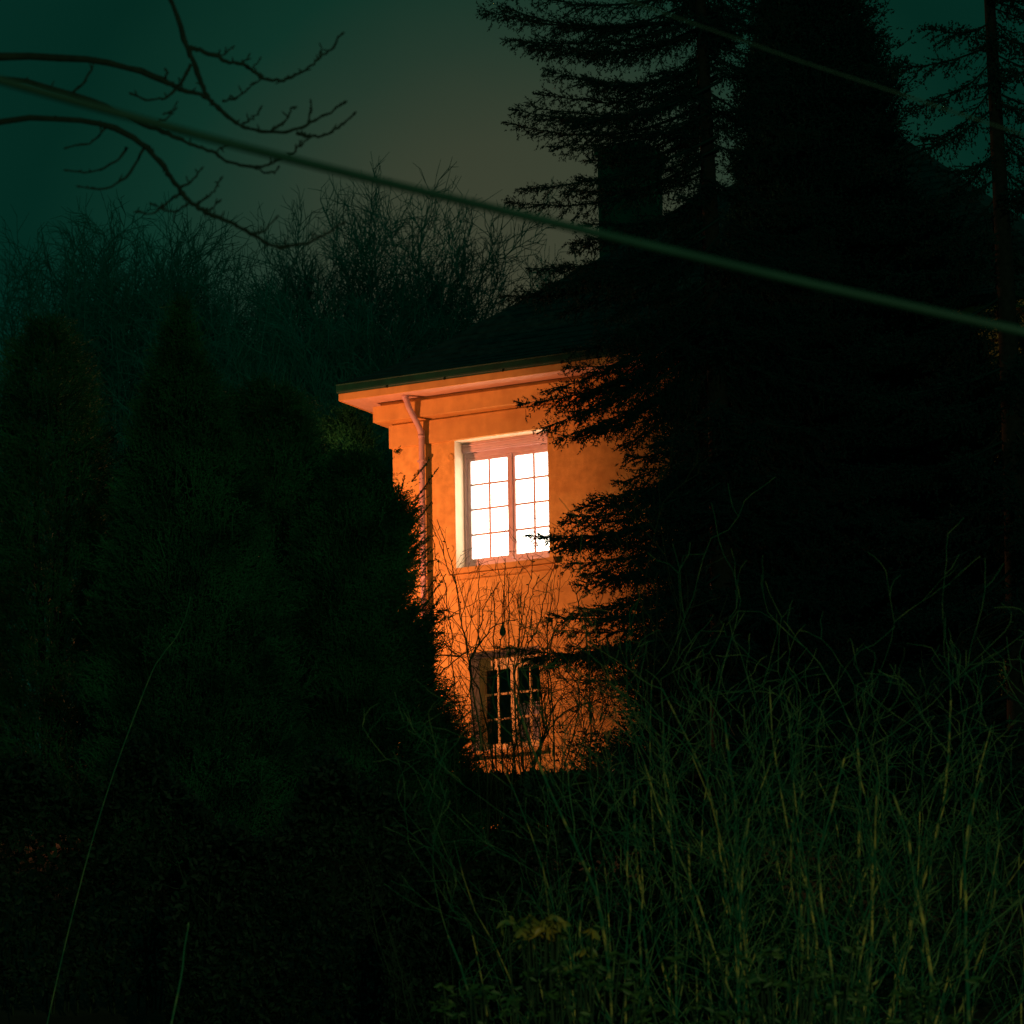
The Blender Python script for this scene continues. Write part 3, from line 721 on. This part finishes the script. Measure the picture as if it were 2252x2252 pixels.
# ------------------------------------------------------------------ bare shrub in front of the lit wall
def z2(l, Y): return [at(850 + a / 2.972, 1200 + b / 2.972, Y) for a, b in l]
STEMS = [[(445, 1500), (445, 1080), (435, 800), (425, 560), (400, 400), (385, 250), (335, 120), (300, -50)],
         [(660, 1500), (590, 1100), (555, 900), (520, 650), (480, 450), (455, 260), (400, 150), (345, -10), (300, -140)],
         [(600, 1500), (560, 1050), (545, 740), (500, 520), (470, 330), (440, 180), (400, 20), (330, -170)],
         [(720, 1500), (700, 1000), (690, 760), (640, 700), (600, 600), (610, 420), (605, 250), (600, 80)],
         [(700, 1450), (620, 1000), (540, 800), (590, 640), (610, 520), (640, 400), (700, 300), (745, 230)],
         [(760, 1500), (740, 900), (740, 650), (760, 560), (765, 400), (770, 250), (775, 80)],
         [(880, 1500), (840, 1100), (830, 800), (860, 650), (880, 520), (900, 380), (940, 220), (955, 70)],
         [(960, 1500), (900, 1100), (840, 850), (880, 650), (920, 480), (950, 320), (1000, 190)],
         [(900, 1500), (860, 1000), (930, 640), (980, 560), (1020, 420), (1060, 230), (1100, 120)],
         [(960, 1530), (960, 1400), (1070, 1150), (1060, 900), (1050, 600), (1060, 480), (1085, 340)],
         [(1100, 1530), (1090, 1100), (1060, 720), (1110, 500), (1120, 370)],
         [(1340, 1500), (1330, 900), (1290, 480), (1260, 420), (1240, 320), (1190, 230)], [(1240, 320), (1290, 250)],
         [(930, 1560), (960, 1500), (980, 1380), (1040, 1250), (1100, 1150), (1180, 1080), (1300, 1040), (1450, 990), (1600, 920)],
         [(690, 1500), (700, 680), (710, 520), (700, 330), (690, 270)], [(850, 1500), (800, 1000), (800, 640), (800, 380), (790, 170)],
         [(1000, 1500), (1000, 1200), (870, 900), (880, 300)], [(950, 1530), (1020, 1200), (1000, 850), (1080, 600), (1160, 500), (1230, 420)],
         [(1150, 1500), (1250, 1100), (1240, 900), (1110, 850), (1060, 700)], [(1180, 1520), (1330, 1150), (1350, 950), (1280, 780)], [(820, 1540), (840, 1300), (930, 1000), (950, 700), (945, 400)],
         [(540, 760), (640, 600), (720, 520), (860, 480)], [(350, 620), (470, 720), (600, 840), (700, 1000)], [(310, 720), (520, 700), (680, 560)], [(330, 850), (440, 760), (590, 640)]]
rs = np.random.default_rng(17); S = []; mb = MB()
sb = at(1130, 1700, 51); sz = hgt(sb[0], 51)
sh = empty('bare_shrub', (sb[0], 51, sz)); tag(sh, 'leafless shrub of thin upright budded stems silhouetted on the lit wall', 'shrub')
for i, l in enumerate(STEMS):
    Y = 51 + rs.uniform(-.7, .7); P = smooth_path(z2(l, Y), 4); n = len(P); big = len(l) == 9 and l[-1][0] == 1600
    r0 = .014 if big else rs.uniform(.0075, .0105); P[1:-1] += rs.normal(0, .006, (n - 2, 3))
    if l[0][1] > 1400: # carry the stem down to the ground
        P = np.vstack([[P[0][0] + rs.normal(0, .1), Y, hgt(P[0][0], Y) - .05], P]); n += 1
    mb.tube([tuple(p - np.array([sb[0], 51, sz])) for p in P], [r0 + (.0038 - r0) * (k / (n - 1)) for k in range(n)], 6)
    for k in range(1, n - 1):
        if rs.random() < .55:
            p = P[k] - np.array([sb[0], 51, sz]); d = unit(P[min(k + 1, n - 1)] - P[k]); s = rs.normal(size=3) * .8; q = p + unit(d + s) * rs.uniform(.015, .035)
            mb.tube([tuple(p), tuple(.5 * (p + q)), tuple(q)], [.004, .0075, .002], 5)
        if rs.random() < (.05 if k > n * .55 else .28):
            d = unit(P[min(k + 1, n - 1)] - P[k])
            grow(S, P[k], unit(d + rs.normal(0, .6, 3) * np.array([1, .5, .6])), rs.uniform(.25, .8) * (.5 if k > n * .55 else 1), .0045, 0, [(6, 3, .6, .03, .12, .5), (4, 2, .6, 0, .2, .5), (3, 0, 0, 0, .2, 1)], rs, .0026)
mb.build('stems', M['shrub2'], sh, smooth=True)
for k in range(78):                     # tangle of fine twigs near the foot
    b = at(rs.uniform(960, 1330) if k < 40 else rs.uniform(1120, 1335), rs.uniform(1580, 1790), 51 + rs.uniform(-.6, .9)); 
    grow(S, b, unit(np.array([rs.normal(0, .45), rs.normal(0, .3), 1])), rs.uniform(.35, 1.0) * (1 if b[0] > .1 else .6), rs.uniform(.004, .008), 0, [(7, 5, .7, .02, .2, .55), (5, 4, .8, 0, .25, .5), (3, 0, 0, 0, .2, 1)], rs, .0026)
V, Fq = segs_geo(S, 4); np_mesh('twigs', V, Fq, M['shrub2'], sh)
# teardrop feeder hanging in that shrub
pc = at(850 + 760 / 2.972, 1200 + 560 / 2.972, 50.6); mb = MB()
mb.lathe([(.001, -.055), (.016, -.05), (.03, -.03), (.034, -.008), (.028, .02), (.014, .055), (.006, .085), (.003, .12), (.002, .19)], (0, 0, 0), 14)
fo = mb.build('bird_feeder', M['pod'], None, smooth=True); fo.location = pc; tag(fo, 'small dark teardrop feeder hanging between the shrub stems below the lit window', 'bird feeder')

# ------------------------------------------------------------------ leaves
def leaf_geo(P, D, L, W, rg, fold=.25):
    k = len(P); D, A, B = frames(D); ph = rg.random(k) * 2 * np.pi
    Sd = A * np.cos(ph)[:, None] + B * np.sin(ph)[:, None]; Nn = np.cross(D, Sd)
    L = L[:, None]; W = W[:, None]
    base = P; tip = P + D * L - Nn * L * .12
    m1 = P + D * L * .33; m2 = P + D * L * .68 - Nn * L * .04
    V = np.stack([base, m1 + Sd * W * .5 + Nn * W * fold, m1 - Nn * 0, m1 - Sd * W * .5 + Nn * W * fold, m2 + Sd * W * .42 + Nn * W * fold, m2, m2 - Sd * W * .42 + Nn * W * fold, tip], 1).reshape(-1, 3)
    b = (np.arange(k) * 8)[:, None, None]
    tri = np.array([[0, 2, 1], [0, 3, 2], [4, 5, 7], [5, 6, 7]]); quad = np.array([[1, 2, 5, 4], [2, 3, 6, 5]])
    return V, (b + tri[None]).reshape(-1, 3), (b + quad[None]).reshape(-1, 4)

def leafy(name, px0, px1, pytop, Y, label, cat, seed, n, m='ivy', L=(.05, .09), dep=.8, hump=.25, ratio=.45, group=None):
    rg = np.random.default_rng(seed); a = at(px0, pytop, Y); b = at(px1, pytop, Y); cx = (a[0] + b[0]) / 2; hw = (b[0] - a[0]) / 2; zt = a[2]
    zb = hgt(cx, Y); e = empty(name, (cx, Y, zb)); tag(e, label, cat, group)
    zlow = max(zb, at(px0, 2330, Y)[2])
    u = rg.uniform(-1, 1, n); v = rg.random(n); ph = rg.uniform(0, np.pi, n)
    x = cx + u * hw; env = 1 - .5 * np.abs(u) ** 3 + hump * (np.sin(x * 3.1 + seed) * .5 + np.sin(x * 7.3 + 1) * .3)
    H = (zt - zlow) * np.clip(env, .2, 1.3)
    top = rg.random(n) < .35
    z = zlow + np.where(top, H * (1 - .12 * rg.random(n)), H * v); y = Y - np.where(top, dep * rg.uniform(-1, 1, n), dep * np.sqrt(np.clip(1 - (v * .9) ** 2, 0, 1)) * rg.uniform(.6, 1, n))
    y += .15 * np.sin(x * 5 + z * 4)
    P = np.stack([x, y, z], 1); D = np.stack([rg.normal(0, .7, n), -.6 + rg.normal(0, .5, n), rg.normal(.25, .6, n)], 1)
    Ls = rg.uniform(*L, n); V, T3, Q4 = leaf_geo(P, D, Ls, Ls * ratio, rg)
    np_mesh('foliage', V, [T3, Q4], M[m], e)
    S = []
    for k in range(40):
        xx = cx + rg.uniform(-.95, .95) * hw; bb = np.array([xx, Y + rg.uniform(-.4, .4) * dep, zb - .1]); hh = (zt - zb) * rg.uniform(.6, .93) * (1 - .4 * abs((xx - cx) / hw) ** 3)
        grow(S, bb, np.array([0, 0, 1.]), hh, .012, 0, [(8, 4, .6, .1, .1, .3), (4, 0, .6, 0, .2, .5)], rg)
    V, Fq = segs_geo(S, 4); np_mesh('stems', V, Fq, M['shrub2'], e)
    return e
leafy('hedge', 780, 1560, 1722, 54.5, 'low dark hedge across the foot of the ochre wall', 'hedge', 41, 30000, L=(.05, .09), dep=.6, hump=.04)
leafy('hedge', -150, 500, 1690, 44, 'dark leafy hedge mass at the lower left', 'hedge', 42, 14000, dep=1.0)
leafy('hedge', 380, 1000, 1760, 42, 'dark leafy hedge mass at the bottom middle-left below the yew', 'hedge', 43, 16000, dep=1.0)
leafy('hedge', 850, 1740, 1800, 40, 'dark leafy hedge behind the left bare stems at the bottom centre', 'hedge', 44, 26000, dep=.9)
leafy('hedge', 1380, 2400, 1760, 44, 'dark leafy hedge behind the bare shrubs at the lower right', 'hedge', 45, 20000, dep=1.0)

# ------------------------------------------------------------------ lit bare shrubs lower right
def bare_shrub(px, Y, toppy, spread, ns, label, seed, m='shrub', lean=0, thick=.011):
    rg = np.random.default_rng(seed); t = at(px, toppy, Y); x = t[0]; zb = hgt(x, Y); H = t[2] - zb
    e = empty('bare_shrub', (x, Y, zb)); tag(e, label, 'shrub', 'leafless shrubs in the lower right garden')
    S = []; S1 = []
    for k in range(ns):
        an = rg.uniform(0, 6.28); b = np.array([x + rg.normal(0, spread * .35), Y + rg.normal(0, .35), 0]); b[2] = hgt(b[0], b[1]) - .05
        d = unit(np.array([rg.normal(lean, .24), rg.normal(0, .2), 1.])); h = H * rg.uniform(.55, .97); p = b; r = thick * rg.choice([.8, 1.1, 1.5, 2.1]) * rg.uniform(.85, 1.15); n = 11
        for i in range(n):
            d = unit(d + rg.normal(0, .12, 3) + np.array([0, 0, .06])); q = p + d * h / n; r2 = max(.003, r * .9); S1.append([*p, *q, r, r2])
            if i > 2 and rg.random() < .8:
                sd = unit(np.cross(d, rg.normal(size=3))); a = rg.uniform(.4, .9)
                grow(S, q, unit(d * math.cos(a) + sd * math.sin(a)), h * rg.uniform(.10, .34), r2 * .65, 0, [(7, 3, .6, .06, .13, .45), (4, 2, .7, .03, .2, .5), (3, 0, 0, 0, .2, 1)], rg, .003)
            p, r = q, r2
    S = np.array(S); S[:, 6:8] = np.maximum(S[:, 6:8] * .85, .0021)
    V, Fq = segs_geo(S1, 6); np_mesh('stems', V, Fq, M[m], e)
    V, Fq = segs_geo(S, 4); np_mesh('twigs', V, Fq, M['twig'] if m == 'shrub' else M[m], e)
    return e
for a in [(1230, 35, 1700, .7, 9, 'leafless shrub with a few long leaning stems at bottom centre', 71, 'shrub', .05, .012),
          (1400, 34, 1400, .8, 13, 'leafless shrub of tall pale stems just right of the glowing wall', 72, 'shrub', 0, .013),
          (1570, 35.5, 1330, .8, 14, 'tallest leafless shrub, under the spruce trunk', 73, 'shrub', 0, .014),
          (1740, 34, 1345, .8, 14, 'spreading leafless shrub between the tallest shrub and the right edge', 74, 'shrub', .04, .013),
          (1900, 33, 1540, .7, 12, 'leafless shrub with crossed pale twigs toward the right edge', 75, 'shrub', -.05, .013),
          (2120, 34.5, 1480, .8, 12, 'leafless shrub in the lower right corner', 76, 'shrub', 0, .013),
          (1480, 38, 1250, .8, 8, 'thin dark leafless shrub standing behind the pale stemmed ones', 77, 'shrub2', 0, .012),
          (1060, 38, 1790, .6, 7, 'low leafless shrub below the hedge at bottom centre', 78, 'shrub2', 0, .009)]: bare_shrub(*a)

# laurels at the bottom
def laurel(px, py, Y, r, n, label, seed, L=(.05, .09), droop=0, m='laurel2'):
    rg = np.random.default_rng(seed); c = at(px, py, Y); zb = hgt(c[0], Y); e = empty('laurel_bush', (c[0], Y, zb)); tag(e, label, 'laurel', 'broad-leaved bushes along the bottom')
    S = []; P = []; D = []
    for k in range(n):
        tip = c + np.array([rg.normal(0, r), rg.normal(0, r * .7), -abs(rg.normal(0, r)) + .05]); b = np.array([c[0] + rg.normal(0, .08), Y + rg.normal(0, .08), zb - .05])
        ax = smooth_path([b, .5 * (b + tip) + np.array([0, 0, .1]), tip], 5)
        for i in range(len(ax) - 1): S.append([*ax[i], *ax[i + 1], .006, .005])
        for j in range(9):
            an = j * 2.4; P.append(tip + rg.normal(0, .012, 3)); D.append(np.array([math.cos(an), math.sin(an), rg.uniform(-.9, .5) - droop]))
    P = np.array(P); D = np.array(D); Ls = rg.uniform(*L, len(P)); V, T3, Q4 = leaf_geo(P, D, Ls, Ls * .34, rg)
    np_mesh('leaves', V, [T3, Q4], M[m], e); V, Fq = segs_geo(S, 5); np_mesh('stems', V, Fq, M['shrub2'], e)
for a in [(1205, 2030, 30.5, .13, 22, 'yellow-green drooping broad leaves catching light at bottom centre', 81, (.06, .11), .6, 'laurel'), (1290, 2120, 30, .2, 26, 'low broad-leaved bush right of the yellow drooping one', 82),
          (1700, 2110, 29.5, .22, 24, 'broad-leaved bush at the foot of the tall bare stems at bottom right', 83), (1500, 2200, 29.5, .25, 24, 'broad-leaved bush at the bottom edge below the tallest shrub', 84),
          (1960, 2180, 30, .25, 24, 'broad-leaved bush in the bottom right corner', 85), (1090, 2180, 30, .2, 18, 'small broad-leaved bush at the bottom edge left of centre', 86)]: laurel(*a)
# two lone twigs at the left
for nm, pts, Y, r, lb in (('bare_twig', [(360, 2330), (398, 2150), (405, 2090), (414, 2038)], 33, .009, 'single straight pale twig standing up at the bottom left'),
                          ('bare_twig', [(60, 2450), (150, 2050), (230, 1760), (325, 1500), (358, 1440), (385, 1405), (405, 1365), (418, 1320)], 40, .0065, 'curved pale twig with a bud reaching up beside the tallest cypress')):
    P = smooth_path([at(a, b, Y) for a, b in pts], 5); c = P[0].copy(); c0 = np.array([c[0], c[1], hgt(c[0], c[1])]); P = np.vstack([[c[0], c[1], c0[2] - .05], P])
    mb = MB(); mb.tube([tuple(p - c0) for p in P], [r * (1 - .5 * k / len(P)) for k in range(len(P))], 7)
    q = P[-1] - c0; mb.tube([tuple(q), tuple(q + np.array([0, 0, .012])), tuple(q + np.array([.003, 0, .03]))], [r * .6, r * 1.1, .002], 6)
    o = mb.build(nm, M['twig'], None, smooth=True); o.location = c0; tag(o, lb, 'twig')

# ------------------------------------------------------------------ night sky with a faint town glow low behind the house
w = bpy.data.worlds.new('World'); sc.world = w; w.use_nodes = True; nt = w.node_tree
bg = nt.nodes['Background']; tc = nt.nodes.new('ShaderNodeTexCoord')
G = unit(at(1160, 720, 1) - CAM)
vd = nt.nodes.new('ShaderNodeVectorMath'); vd.operation = 'DISTANCE'; vd.inputs[1].default_value = tuple(G)
ns = nt.nodes.new('ShaderNodeTexNoise'); ns.inputs['Scale'].default_value = 14; ns.inputs['Detail'].default_value = 3
ma = nt.nodes.new('ShaderNodeMath'); ma.operation = 'MULTIPLY_ADD'; ma.inputs[1].default_value = .018
mr = nt.nodes.new('ShaderNodeMapRange'); mr.inputs['From Max'].default_value = .25
rp = nt.nodes.new('ShaderNodeValToRGB'); cr = rp.color_ramp
stops = [(0, (.056, .056, .033)), (.035, (.040, .050, .030)), (.055, (.018, .040, .025)), (.075, (.0045, .032, .020)), (.10, (.0012, .021, .0135)), (.24, (.003, .032, .024))]
cr.elements[0].position = 0; cr.elements[0].color = (*stops[0][1], 1)
cr.elements[1].position = stops[-1][0] / .25; cr.elements[1].color = (*stops[-1][1], 1)
for p_, c_ in stops[1:-1]:
    el = cr.elements.new(p_ / .25); el.color = (*c_, 1)
L_ = nt.links.new
L_(tc.outputs['Generated'], vd.inputs[0]); L_(tc.outputs['Generated'], ns.inputs['Vector'])
L_(ns.outputs['Fac'], ma.inputs[0]); L_(vd.outputs['Value'], ma.inputs[2])
ad = nt.nodes.new('ShaderNodeMath'); ad.operation = 'SUBTRACT'; ad.inputs[1].default_value = .009
L_(ma.outputs[0], ad.inputs[0]); L_(ad.outputs[0], mr.inputs['Value']); L_(mr.outputs[0], rp.inputs['Fac']); L_(rp.outputs['Color'], bg.inputs['Color'])
bg.inputs['Strength'].default_value = 1.0
